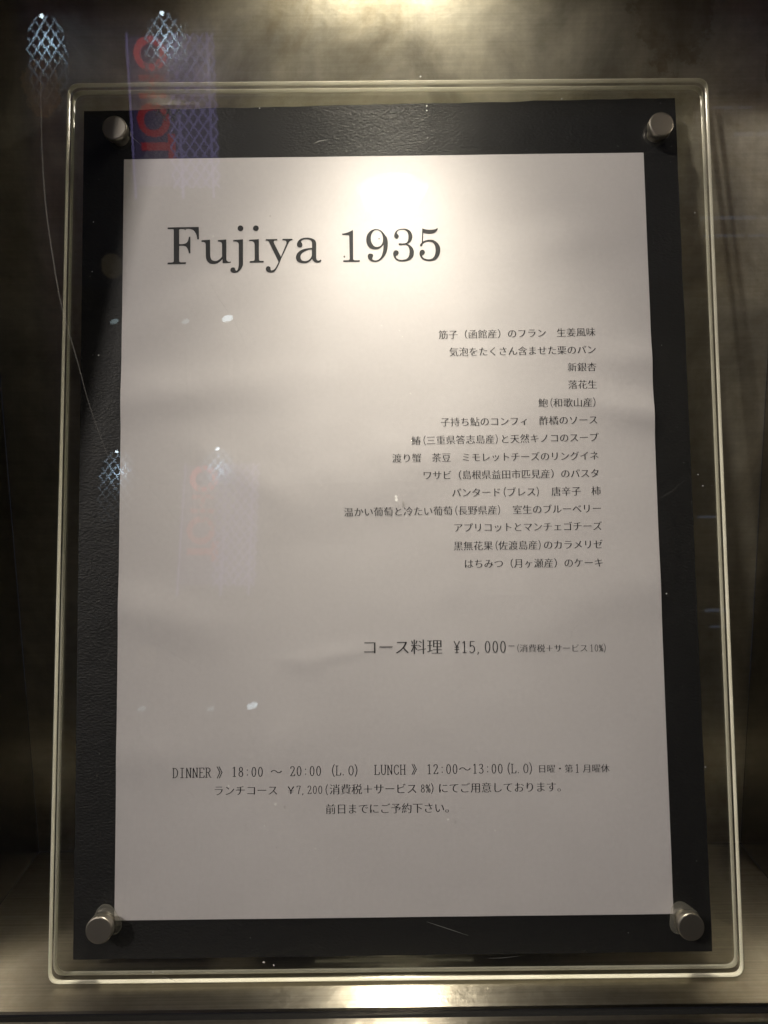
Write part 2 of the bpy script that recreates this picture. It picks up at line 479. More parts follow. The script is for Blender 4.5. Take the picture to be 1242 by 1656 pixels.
OUT = [(-128.1, -21.0), (129.0, -21.3), (130.8, 325.9), (-127.0, 327.3)]
OUT_BACK = [(-128.1, -20.2), (129.0, -20.5), (130.8, 325.9), (-127.0, 327.3)]
back_plate = plate('back_plate', OUT_BACK, [4, 4, 4.5, 4.5], -3.8, -0.8)
front_plate = plate('front_plate', OUT, [4, 4, 4.5, 4.5], 1.3, 4.1)

# studs
caps = [(-106.4, 305.9, 'upper left'), (109.8, 304.4, 'upper right'), (108.6, -1.6, 'lower right'), (-108.1, -0.2, 'lower left')]
W = 8.5
for i, (u, v, where) in enumerate(caps):
    s = empty('stud', (u*MM, v*MM, 0), parent=stand)
    bm = bmesh.new(); lathe(bm, [(0, W), (4.35, W), (4.75, W-0.12), (4.85, W-0.45), (4.85, W-3.3), (4.6, W-3.6), (3.4, W-3.65), (3.3, W-4.1)], n=48)
    bmesh.ops.scale(bm, vec=(MM, MM, MM), verts=bm.verts); link('head', bm, M['nickel'], s)
    bm = bmesh.new(); lathe(bm, [(3.2, W-3.8), (3.2, -4.1), (4.6, -4.15), (4.6, -6.5), (0, -6.5)], n=40)
    bmesh.ops.scale(bm, vec=(MM, MM, MM), verts=bm.verts); link('neck', bm, M['nickel'], s)
    if i >= 2:
        bm = bmesh.new()
        prof = [(3.3, 0.55), (5.4, 0.5), (5.7, 0.3), (5.4, 0.12)]  # see-through ring drawn in place of the neck's refracted image
        lathe(bm, prof, n=40)
        for vv in bm.verts:
            a = math.atan2(vv.co.y, vv.co.x); vv.co.xy *= 1+0.12*math.sin(3*a+i)*(vv.co.xy.length > 4)
        bmesh.ops.scale(bm, vec=(MM, MM, MM), verts=bm.verts); link('refraction_ring', bm, M['refraction'], s, smooth=True)
# rear leg that holds the lean, hidden behind the card
bm = bmesh.new(); box(bm, -0.030, 0.030, -0.0185, 0.100, -0.0075, -0.0046); 
bmesh.ops.create_cube(bm, size=1.0, matrix=Matrix.Translation((0, -0.0105, -0.030)) @ Matrix.Rotation(LEAN, 4, 'X') @ Matrix.Diagonal((0.06, 0.003, 0.045, 1)))
link('rear_foot', bm, M['acrylic'], stand)

# ------------------------------------------------------------------ black card
card = None
bm = bmesh.new()
def card_edge():
    c = [(-120.3, -14.0), (119.0, -13.8), (118.6, 320.0), (-121.6, 317.8)]
    pts = []
    for i in range(4):
        a, b = Vector(c[i]), Vector(c[(i+1) % 4])
        nrm = Vector((b.y-a.y, a.x-b.x)).normalized()
        L_ = (b-a).length; k = int(L_/2.5)
        for j in range(k):
            t = j/k
            amp = 0.24 if i == 2 else 0.12
            w = noise.noise(Vector((t*L_*0.09, i*7.3, 0)))*amp*1.6 + noise.noise(Vector((t*L_*0.7, i*3.1, 5)))*amp*0.6
            pts.append(a+(b-a)*t + nrm*w*(1 if 0 < j else 0))
    return pts
pts = card_edge()
rb = [bm.verts.new((p.x*MM, p.y*MM, -0.0005)) for p in pts]
rf = [bm.verts.new((p.x*MM, p.y*MM, -0.0001)) for p in pts]
bm.faces.new(rf); bm.faces.new(rb[::-1])
for i in range(len(rb)):
    j = (i+1) % len(rb); bm.faces.new((rb[i], rb[j], rf[j], rf[i]))
card = link('backing_card', bm, M['card'], None, label='black leather-grained card behind the white menu sheet', category='backing card')
card.matrix_world = FR

# ------------------------------------------------------------------ the menu sheet
def h(u, v):
    """how far (mm) the sheet bellies off the card at (u, v) mm: soft cockles along both long edges"""
    z = 0.10
    def g(cu, cv, su, sv, a, rot=0.0):
        du, dv = u-cu, v-cv
        if rot:
            du, dv = du*math.cos(rot)+dv*math.sin(rot), -du*math.sin(rot)+dv*math.cos(rot)
        return a*math.exp(-(du/su)**2-(dv/sv)**2)
    z += g(-100, 199, 42, 9, 0.34, 0.12) + g(104, 190, 24, 6, 0.36, -0.2) + g(108, 212, 22, 6, 0.26, -0.1)
    z += g(-98, 116, 36, 9, 0.24, -0.25) + g(-80, 236, 45, 10, 0.18, 0.5) + g(-20, 98, 15, 2.2, 0.10, 0.12) + g(-32, 94, 10, 2.0, 0.07, -0.3)
    z += g(95, 122, 28, 11, 0.20, 0.2) + g(0, 168, 55, 14, 0.16, 0.3) + g(-100, 60, 30, 10, 0.14) + g(75, 262, 26, 9, 0.16, 0.2) + g(-60, 170, 26, 7, 0.14, -0.5)
    z += 0.10*noise.noise(Vector((u*0.013, v*0.022, 1.7))) + 0.04*noise.noise(Vector((u*0.05, v*0.07, 4.2)))
    return min(1.40, max(0.05, 0.1+(z-0.1)*3.0))
bm = bmesh.new()
nu, nv = 84, 118
top = [[bm.verts.new(((-105+210*i/nu)*MM, (297*j/nv)*MM, h(-105+210*i/nu, 297*j/nv)*MM)) for i in range(nu+1)] for j in range(nv+1)]
topset = {v for row in top for v in row}
edge_copy = {v: bm.verts.new(v.co) for v in topset if abs(v.co.x) > 0.1049 or v.co.y < 1e-6 or v.co.y > 0.29699}
bot = [[bm.verts.new((w.co.x, w.co.y, w.co.z-0.00012)) for w in row] for row in top]
for j in range(nv):
    for i in range(nu):
        bm.faces.new((top[j][i], top[j][i+1], top[j+1][i+1], top[j+1][i]))
for r1, r2 in ((top[0], bot[0]), (top[-1][::-1], bot[-1][::-1]), ([r[-1] for r in top], [r[-1] for r in bot]), ([r[0] for r in top][::-1], [r[0] for r in bot][::-1])):
    for k in range(len(r1)-1):
        bm.faces.new((edge_copy[r1[k+1]], edge_copy[r1[k]], r2[k], r2[k+1]))
nedge = len(bm.faces)
for f in bm.faces: f.smooth = len([1 for v in f.verts if v in topset]) == 4
sheet = link('menu_sheet', bm, M['paper'], None, label='white printed Fujiya 1935 menu sheet clamped in front of the black card', category='menu')
sheet.matrix_world = FR

INK_LIFT = 0.08

THIN_X, THIN_Y, WIND = -0.004, 0.015, 1.0
GX, GS, GMID = 0.0, 1.0, 0.38

# outlines of the heading letters and the cells of every printed line, in mm on the sheet
TITLE = [
    ('F', [[(-87.09, 268.39, 1), (-74.61, 268.46, 1), (-74.49, 263.34, 1), (-75.21, 263.28, 1), (-75.5, 264.96, 0), (-76.11, 266.33, 0), (-76.95, 267.21, 0), (-78.16, 267.67, 0), (-79.84, 267.74, 1), (-82.0, 267.68, 1), (-82.36, 267.53, 0), (-82.5, 267.04, 1), (-82.46, 261.48, 1), (-80.64, 261.53, 0), (-79.56, 261.93, 0), (-78.9, 262.91, 0), (-78.57, 264.44, 1), (-77.97, 264.43, 1), (-77.93, 257.6, 1), (-78.58, 257.61, 1), (-78.87, 258.96, 0), (-79.55, 260.21, 0), (-80.63, 260.71, 0), (-82.45, 260.76, 1), (-82.41, 254.83, 1), (-82.26, 254.21, 0), (-81.66, 253.96, 1), (-79.7, 253.98, 1), (-79.75, 253.24, 1), (-87.02, 253.19, 1), (-87.02, 253.91, 1), (-85.37, 253.96, 1), (-84.73, 254.2, 0), (-84.57, 254.86, 1), (-84.66, 267.19, 1), (-84.83, 267.57, 0), (-85.48, 267.67, 1), (-87.09, 267.7, 1)]]),
    ('u', [[(-73.53, 262.96, 1), (-70.07, 263.11, 1), (-70.0, 257.0, 1), (-69.83, 255.76, 0), (-69.28, 254.77, 0), (-68.15, 254.34, 0), (-67.07, 254.49, 0), (-65.88, 255.34, 0), (-65.24, 256.19, 1), (-65.25, 260.87, 1), (-65.42, 261.74, 0), (-66.02, 262.17, 0), (-66.91, 262.28, 1), (-66.96, 262.92, 1), (-63.55, 263.12, 1), (-63.49, 255.18, 1), (-63.25, 254.32, 0), (-62.53, 253.89, 0), (-61.76, 254.03, 1), (-61.71, 253.44, 1), (-64.92, 253.31, 1), (-65.11, 255.01, 1), (-66.23, 253.87, 0), (-67.31, 253.27, 0), (-68.74, 253.09, 0), (-70.3, 253.43, 0), (-71.33, 254.68, 0), (-71.75, 256.53, 1), (-71.81, 260.96, 1), (-72.01, 261.76, 0), (-72.61, 262.16, 0), (-73.47, 262.2, 1)]]),
    ('j', [[(-60.8, 262.84, 1), (-56.87, 263.13, 1), (-56.81, 253.13, 1), (-57.02, 251.9, 0), (-57.86, 250.44, 0), (-59.05, 249.47, 0), (-60.37, 249.2, 0), (-61.44, 249.56, 0), (-61.85, 250.37, 0), (-61.56, 251.23, 0), (-60.78, 251.53, 0), (-60.08, 251.21, 0), (-59.84, 250.47, 0), (-59.41, 250.12, 0), (-58.93, 250.58, 0), (-58.62, 251.68, 0), (-58.48, 253.39, 1), (-58.54, 260.78, 1), (-58.78, 261.65, 0), (-59.43, 262.15, 0), (-60.75, 262.29, 1)], [(-56.73, 267.65, 0), (-56.88, 267.06, 0), (-57.3, 266.63, 0), (-57.88, 266.48, 0), (-58.45, 266.64, 0), (-58.88, 267.08, 0), (-59.03, 267.68, 0), (-58.88, 268.27, 0), (-58.45, 268.7, 0), (-57.88, 268.85, 0), (-57.3, 268.69, 0), (-56.88, 268.24, 0)]]),
    ('i', [[(-54.4, 262.9, 1), (-50.49, 263.09, 1), (-50.45, 254.88, 1), (-50.26, 254.26, 0), (-49.73, 254.06, 1), (-48.53, 254.04, 1), (-48.58, 253.38, 1), (-54.13, 253.33, 1), (-54.13, 254.02, 1), (-52.84, 254.05, 1), (-52.29, 254.34, 0), (-52.12, 255.03, 1), (-52.17, 260.69, 1), (-52.41, 261.68, 0), (-53.08, 262.19, 0), (-54.37, 262.35, 1)], [(-50.53, 267.59, 0), (-50.69, 267.0, 0), (-51.11, 266.57, 0), (-51.69, 266.42, 0), (-52.26, 266.58, 0), (-52.68, 267.02, 0), (-52.84, 267.62, 0), (-52.68, 268.21, 0), (-52.26, 268.64, 0), (-51.69, 268.79, 0), (-51.11, 268.63, 0), (-50.69, 268.18, 0)]]),
    ('y', [[(-47.71, 263.0, 1), (-43.11, 263.04, 1), (-43.11, 262.42, 1), (-43.97, 262.38, 1), (-44.45, 262.12, 0), (-44.41, 261.33, 1), (-41.64, 255.62, 1), (-39.54, 260.89, 1), (-39.47, 261.75, 0), (-39.9, 262.3, 0), (-41.0, 262.39, 1), (-41.02, 263.06, 1), (-37.02, 263.05, 1), (-37.02, 262.41, 1), (-37.74, 262.27, 0), (-38.42, 261.69, 1), (-41.48, 255.01, 1), (-42.92, 251.58, 0), (-44.24, 249.64, 0), (-45.91, 249.17, 0), (-47.23, 249.68, 0), (-47.7, 250.67, 0), (-47.34, 251.57, 0), (-46.62, 251.81, 0), (-45.91, 251.38, 0), (-45.72, 250.27, 0), (-45.19, 250.12, 0), (-44.24, 250.62, 0), (-43.4, 251.84, 0), (-42.63, 253.55, 1), (-46.37, 261.72, 1), (-46.85, 262.3, 0), (-47.69, 262.41, 1)]]),
    ('a', [[(-34.1, 259.39, 0), (-35.01, 259.84, 0), (-35.24, 260.95, 0), (-34.64, 262.18, 0), (-33.32, 263.15, 0), (-31.28, 263.44, 0), (-29.36, 263.14, 0), (-27.93, 262.21, 0), (-27.51, 260.6, 1), (-27.54, 255.18, 1), (-27.38, 254.32, 0), (-26.86, 253.94, 0), (-26.19, 254.06, 0), (-25.75, 254.37, 1), (-25.47, 253.88, 1), (-25.95, 253.32, 0), (-26.91, 253.06, 0), (-27.99, 253.22, 0), (-28.7, 253.85, 0), (-29.24, 254.71, 1), (-30.01, 253.74, 0), (-31.45, 253.02, 0), (-33.37, 252.98, 0), (-35.04, 253.69, 0), (-35.67, 255.29, 0), (-35.14, 257.01, 0), (-33.58, 258.34, 0), (-31.42, 259.0, 0), (-29.15, 259.14, 1), (-29.21, 261.12, 1), (-29.49, 262.11, 0), (-30.32, 262.61, 0), (-31.64, 262.8, 0), (-32.96, 262.53, 0), (-33.56, 261.79, 0), (-33.21, 261.17, 0), (-33.02, 260.43, 0), (-33.33, 259.65, 0)], [(-29.27, 258.53, 1), (-30.95, 258.31, 0), (-32.87, 257.35, 0), (-33.71, 256.25, 0), (-33.76, 255.02, 0), (-33.24, 254.11, 0), (-32.17, 253.82, 0), (-30.73, 254.12, 0), (-29.65, 255.21, 0), (-29.28, 256.44, 1)]]),
    ('1', [[(-17.1, 264.9, 1), (-15.6, 265.15, 0), (-14.0, 265.74, 0), (-12.95, 266.35, 1), (-12.71, 266.2, 1), (-12.75, 254.73, 1), (-12.61, 254.12, 0), (-12.02, 253.86, 1), (-10.07, 253.84, 1), (-10.13, 253.22, 1), (-16.7, 253.27, 1), (-16.7, 253.89, 1), (-14.81, 253.9, 1), (-14.31, 254.14, 0), (-14.18, 254.75, 1), (-14.26, 263.59, 1), (-14.37, 264.14, 0), (-14.91, 264.29, 1), (-17.05, 264.37, 1)]]),
    ('9', [[(0.17, 264.0, 0), (0.85, 262.97, 0), (1.17, 261.11, 0), (1.05, 258.65, 0), (0.47, 256.6, 0), (-0.55, 254.98, 0), (-1.96, 253.67, 0), (-3.56, 253.09, 0), (-5.15, 253.24, 0), (-6.44, 254.03, 0), (-6.96, 255.37, 0), (-6.61, 256.29, 0), (-5.71, 256.52, 0), (-4.92, 256.23, 0), (-4.77, 255.45, 0), (-5.1, 254.53, 0), (-4.84, 253.97, 0), (-3.75, 253.69, 0), (-2.55, 254.08, 0), (-1.44, 255.4, 0), (-0.82, 257.44, 0), (-0.56, 260.11, 1), (-1.49, 259.09, 0), (-2.7, 258.39, 0), (-4.1, 258.23, 0), (-5.89, 258.74, 0), (-7.07, 260.2, 0), (-7.48, 262.26, 0), (-7.02, 264.31, 0), (-5.8, 265.84, 0), (-4.4, 266.5, 0), (-3.0, 266.6, 0), (-1.21, 265.77, 0)], [(-0.75, 262.37, 0), (-0.93, 264.02, 0), (-1.61, 265.47, 0), (-2.8, 266.21, 0), (-4.0, 266.12, 0), (-5.12, 264.9, 0), (-5.6, 263.06, 0), (-5.36, 261.2, 0), (-4.48, 259.75, 0), (-3.29, 259.22, 0), (-1.89, 259.61, 0), (-0.97, 260.94, 0)]]),
    ('3', [[(4.65, 262.54, 0), (3.96, 262.92, 0), (3.73, 263.75, 0), (4.19, 265.18, 0), (5.3, 266.2, 0), (6.91, 266.63, 0), (8.9, 266.46, 0), (10.29, 265.51, 0), (11.06, 263.65, 0), (10.73, 261.8, 0), (9.82, 260.79, 0), (8.77, 260.35, 1), (10.2, 259.65, 0), (11.27, 258.3, 0), (11.59, 256.66, 0), (11.22, 255.02, 0), (10.11, 253.81, 0), (8.51, 253.21, 0), (6.71, 253.08, 0), (4.92, 253.47, 0), (3.74, 254.61, 0), (3.23, 256.16, 0), (3.58, 257.38, 0), (4.39, 257.74, 0), (5.18, 257.46, 0), (5.47, 256.64, 0), (5.06, 255.72, 0), (4.35, 255.32, 0), (4.64, 254.5, 0), (5.73, 253.91, 0), (7.12, 253.81, 0), (8.72, 254.24, 0), (9.54, 255.45, 0), (9.82, 257.09, 0), (9.58, 258.74, 0), (8.9, 259.67, 0), (8.11, 259.95, 1), (6.81, 259.9, 0), (5.81, 259.81, 0), (5.46, 260.23, 0), (5.78, 260.6, 0), (6.82, 260.56, 0), (8.12, 260.6, 1), (9.13, 261.41, 0), (9.45, 263.05, 0), (9.18, 264.91, 0), (8.2, 266.06, 0), (6.9, 266.28, 0), (5.5, 265.89, 0), (4.85, 264.97, 0), (5.18, 264.35, 0), (5.63, 263.62, 0), (5.35, 262.8, 0)]]),
    ('5', [[(15.06, 266.68, 1), (16.49, 266.21, 0), (18.29, 266.02, 0), (19.89, 266.16, 0), (20.79, 266.5, 0), (21.23, 266.74, 1), (21.24, 266.19, 0), (20.67, 265.27, 0), (19.46, 264.56, 0), (17.86, 264.38, 0), (16.46, 264.6, 0), (15.47, 264.82, 1), (15.31, 261.23, 1), (16.42, 261.72, 0), (18.02, 261.95, 0), (19.61, 261.68, 0), (21.18, 260.43, 0), (22.05, 258.77, 0), (22.08, 256.92, 0), (21.48, 255.09, 0), (20.16, 253.67, 0), (18.46, 253.18, 0), (16.67, 253.25, 0), (15.09, 253.84, 0), (14.11, 254.98, 0), (13.78, 256.42, 0), (14.15, 257.44, 0), (14.95, 257.84, 0), (15.71, 257.52, 0), (15.97, 256.7, 0), (15.62, 255.88, 0), (14.91, 255.38, 0), (15.3, 254.56, 0), (16.29, 254.03, 0), (17.48, 253.87, 0), (18.88, 254.2, 0), (19.79, 255.31, 0), (20.23, 257.15, 0), (20.06, 259.21, 0), (19.19, 260.66, 0), (17.8, 261.15, 0), (16.4, 261.0, 0), (15.5, 260.5, 0), (15.15, 260.1, 0), (14.88, 259.38, 0), (14.38, 259.2, 0), (14.03, 259.7, 0), (14.4, 260.35, 0), (14.76, 260.72, 1)]]),
]
LINES = [
    ('menu_line', [('筋子（函館産）のフラン\u3000生姜風味', 20.77, 222.99, 83.13, 223.28)]),
    ('menu_line', [('気泡をたくさん含ませた栗のパン', 24.82, 215.98, 83.14, 216.13)]),
    ('menu_line', [('新銀杏', 71.42, 209.2, 83.03, 209.17)]),
    ('menu_line', [('落花生', 71.45, 202.17, 83.04, 202.09)]),
    ('menu_line', [('鮑(和歌山産)', 59.53, 195.02, 82.93, 194.91)]),
    ('menu_line', [('子持ち鮎のコンフィ\u3000酢橘のソース', 20.87, 187.83, 82.94, 188.0)]),
    ('menu_line', [('鰆(三重県答志島産)と天然キノコのスープ', 9.32, 180.6, 82.95, 181.11)]),
    ('menu_line', [('渡り蟹\u3000茶豆\u3000ミモレットチーズのリングイネ', 1.69, 173.72, 82.95, 173.83)]),
    ('menu_line', [('ワサビ（島根県益田市匹見産）のパスタ', 13.47, 166.85, 82.96, 166.92)]),
    ('menu_line', [('パンタード(ブレス)\u3000唐辛子\u3000柿', 24.72, 159.91, 83.21, 159.93)]),
    ('menu_line', [('温かい葡萄と冷たい葡萄(長野県産)\u3000室生のブルーベリー', -17.42, 152.79, 83.22, 153.06)]),
    ('menu_line', [('アプリコットとマンチェゴチーズ', 25.18, 146.2, 83.23, 146.2)]),
    ('menu_line', [('黒無花果(佐渡島産)のカラメリゼ', 25.04, 139.09, 83.23, 139.07)]),
    ('menu_line', [('はちみつ（月ヶ瀬産）のケーキ', 28.99, 132.15, 83.23, 131.93)]),
    ('price_line', [('コース料理', -10.97, 100.59, 20.24, 100.37), ('¥15,000', 24.17, 100.2, 44.89, 100.06), ('-', 45.25, 100.36, 48.11, 100.32), ('(消費税＋サービス', 48.09, 99.43, 76.17, 99.15), ('10%)', 76.65, 99.14, 83.79, 99.15)]),
    ('hours_line', [('DINNER', -83.56, 54.06, -68.6, 54.0), ('》', -66.83, 54.04, -61.88, 54.1), ('18:00', -61.17, 54.21, -48.8, 54.06), ('～', -46.33, 54.14, -41.61, 54.08), ('20:00', -39.02, 54.17, -26.65, 54.13), ('(L.O)', -23.94, 54.22, -11.93, 54.12), ('LUNCH', -6.87, 54.24, 5.38, 54.21), ('》', 7.38, 54.3, 11.86, 54.24), ('12:00', 13.04, 54.27, 25.28, 54.19), ('～', 25.4, 54.19, 30.23, 54.2), ('13:00', 30.46, 54.25, 42.47, 54.1), ('(L.O)', 42.94, 54.14, 54.47, 54.05), ('日曜・第', 55.53, 53.94, 69.06, 53.87), ('1', 69.53, 53.89, 71.65, 53.86), ('月曜休', 72.59, 53.85, 82.94, 53.84)]),
    ('lunch_line', [('ランチコース', -67.98, 47.27, -43.28, 47.13), ('￥', -40.46, 47.17, -36.46, 47.12), ('7,200(', -36.51, 47.16, -24.23, 47.09), ('消費税＋サービス', -23.88, 47.2, 9.63, 47.14), ('8%)', 10.68, 47.12, 16.68, 47.05), ('にてご用意しております。', 17.38, 47.16, 66.74, 47.13)]),
    ('booking_line', [('前日までにご予約下さい。', -25.46, 39.92, 24.06, 39.85)]),
]

def smooth_outline(pts):
    """closed outline: straight between corner points, Catmull-Rom through the others"""
    n = len(pts); out = []
    for i in range(n):
        p0, p1, p2, p3 = pts[i-1], pts[i], pts[(i+1) % n], pts[(i+2) % n]
        out.append((p1[0], p1[1]))
        if p1[2] and p2[2]: continue
        a = (p1[0], p1[1]); b = (p2[0], p2[1])
        def lim(v, L_):
            l = math.hypot(*v); return v if l <= L_ else (v[0]*L_/l, v[1]*L_/l)
        ch = math.hypot(b[0]-a[0], b[1]-a[1])
        ta = ((p2[0]-p0[0])/2, (p2[1]-p0[1])/2) if not p1[2] else None
        tb = ((p3[0]-p1[0])/2, (p3[1]-p1[1])/2) if not p2[2] else None
        if ta is None: ta = (2*(b[0]-a[0])-tb[0], 2*(b[1]-a[1])-tb[1])
        if tb is None: tb = (2*(b[0]-a[0])-ta[0], 2*(b[1]-a[1])-ta[1])
        ta = lim(ta, ch*1.15); tb = lim(tb, ch*1.15)
        for k in (0.2, 0.4, 0.6, 0.8):
            t = k; t2 = t*t; t3 = t2*t
            out.append(tuple((2*t3-3*t2+1)*a[d] + (t3-2*t2+t)*ta[d] + (-2*t3+3*t2)*b[d] + (t3-t2)*tb[d] for d in (0, 1)))
    return out

def thin(poly, dx, dy):
    """pull an outline inwards by dx across and dy up-down (outer rings and holes wind opposite ways)"""
    n = len(poly); out = []
    for i in range(n):
        a, b, c = poly[i-1], poly[i], poly[(i+1) % n]
        t1 = (b[0]-a[0], b[1]-a[1]); t2 = (c[0]-b[0], c[1]-b[1])
        l1 = math.hypot(*t1) or 1; l2 = math.hypot(*t2) or 1
        n1 = (-t1[1]/l1*WIND, t1[0]/l1*WIND); n2 = (-t2[1]/l2*WIND, t2[0]/l2*WIND)
        d = n1[0]*n2[0]+n1[1]*n2[1]
        m = 1/max(0.5, 1+d)
        out.append((b[0]+(n1[0]+n2[0])*m*dx, b[1]+(n1[1]+n2[1])*m*dy))
    return out

def cdt_fill(conts):
    P = []; E_ = []
    for c in conts:
        o = len(P); P += [Vector(p) for p in c]
        E_ += [(o+i, o+(i+1) % len(c)) for i in range(len(c))]
    V, _, F, *_ = delaunay_2d_cdt(P, E_, [], 0, 1e-6)
    A = np.array([p for c in conts for p in c]); B = np.array([p for c in conts for p in c[1:]+c[:1]])
    out = []
    for f in F:
        g = sum((V[i] for i in f), Vector((0, 0)))/len(f)
        up = (A[:, 1] <= g.y) & (B[:, 1] > g.y); dn = (A[:, 1] > g.y) & (B[:, 1] <= g.y)
        cr = (B[:, 0]-A[:, 0])*(g.y-A[:, 1])-(g.x-A[:, 0])*(B[:, 1]-A[:, 1])
        w = int(np.sum(up & (cr > 0)))-int(np.sum(dn & (cr < 0)))
        if w != 0: out.append(tuple(f))
    return [(v.x, v.y) for v in V], out

def fill_mesh(contours):
    return cdt_fill([list(c) if k == 0 else list(c) for k, c in enumerate(contours)])

def ink_object(name, geo, parent, **props):
    """geo: list of (verts in mm, faces)"""
    V = []; F = []
    for vs, fs in geo:
        o = len(V)
        V += [(x*MM, y*MM, (h(x, y)+INK_LIFT)*MM) for x, y in vs]
        F += [tuple(i+o for i in f) for f in fs]
    me = bpy.data.meshes.new(name); me.from_pydata(V, [], F); me.materials.append(M['ink'])
    ob = bpy.data.objects.new(name, me); COL.objects.link(ob); ob.parent = parent
    for k, v in props.items(): ob[k] = v
    return ob

# the heading, one raised-ink outline per letter
title = empty('heading', (0, 0, 0), parent=sheet)
title['label'] = 'large serif heading Fujiya 1935'
for nm, conts in TITLE:
    rings = [smooth_outline(c) for c in conts]
    def sgn(c): return sum(c[i-1][0]*c[i][1]-c[i][0]*c[i-1][1] for i in range(len(c)))
    if nm in 'a9' and sgn(rings[0])*sgn(rings[1]) > 0: rings[1].reverse()      # the bowl is a hole
    if nm in 'ij' and sgn(rings[0])*sgn(rings[1]) < 0: rings[1].reverse()
    vs, fs = fill_mesh(rings)
    ink_object('letter', [([(v[0], v[1]) for v in vs], fs)], title)

# Japanese glyphs: Blender's own built-in typeface, thinned more across than along like a brush-serif face
jp = sorted({ch for _, segs in LINES for s, *_ in segs for ch in s if ord(ch) > 0x2000 and ch != '　'})
GLYPH = {}
tcu = bpy.data.curves.new('glyphs', 'FONT')
for ch in jp:
    tcu.body = ch
    o = bpy.data.objects.new('glyphs', tcu); COL.objects.link(o)
    bpy.context.view_layer.update()
    for ob in bpy.context.selected_objects: ob.select_set(False)
    bpy.context.view_layer.objects.active = o; o.select_set(True)
    o.data = tcu.copy()
    bpy.ops.object.convert(target='CURVE')
    o = bpy.context.view_layer.objects.active
    cu = o.data
    conts = []
    for sp in cu.splines:
        bp_ = sp.bezier_points
        if len(bp_) > 1:
            poly = []
            for i in range(len(bp_)):
                p, q = bp_[i], bp_[(i+1) % len(bp_)]
                straight = (p.handle_right-p.co).length < 1e-5 and (q.handle_left-q.co).length < 1e-5 or \
                    abs((p.handle_right-p.co).cross(q.co-p.co).z) < 1e-6 and abs((q.handle_left-q.co).cross(q.co-p.co).z) < 1e-6
                seg = [p.co] if straight else list(interpolate_bezier(p.co, p.handle_right, q.handle_left, q.co, 5))[:-1]
                poly += [(v.x, v.y) for v in seg]
        else:
            poly = [(v.co.x, v.co.y) for v in sp.points]
        poly = [p for i, p in enumerate(poly) if math.hypot(p[0]-poly[i-1][0], p[1]-poly[i-1][1]) > 1e-4]
        if len(poly) > 2: conts.append(thin(poly, THIN_X, THIN_Y))
    bpy.data.objects.remove(o)
    vs, fs = cdt_fill(conts)
    GLYPH[ch] = (vs, fs)
if True:
    x0 = min(v[0] for v in GLYPH['県'][0]); x1 = max(v[0] for v in GLYPH['県'][0]); y0 = min(v[1] for v in GLYPH['県'][0]); y1 = max(v[1] for v in GLYPH['県'][0])
    print('glyph box', x0, x1, y0, y1, sum(len(g[0]) for g in GLYPH.values()), len(jp))

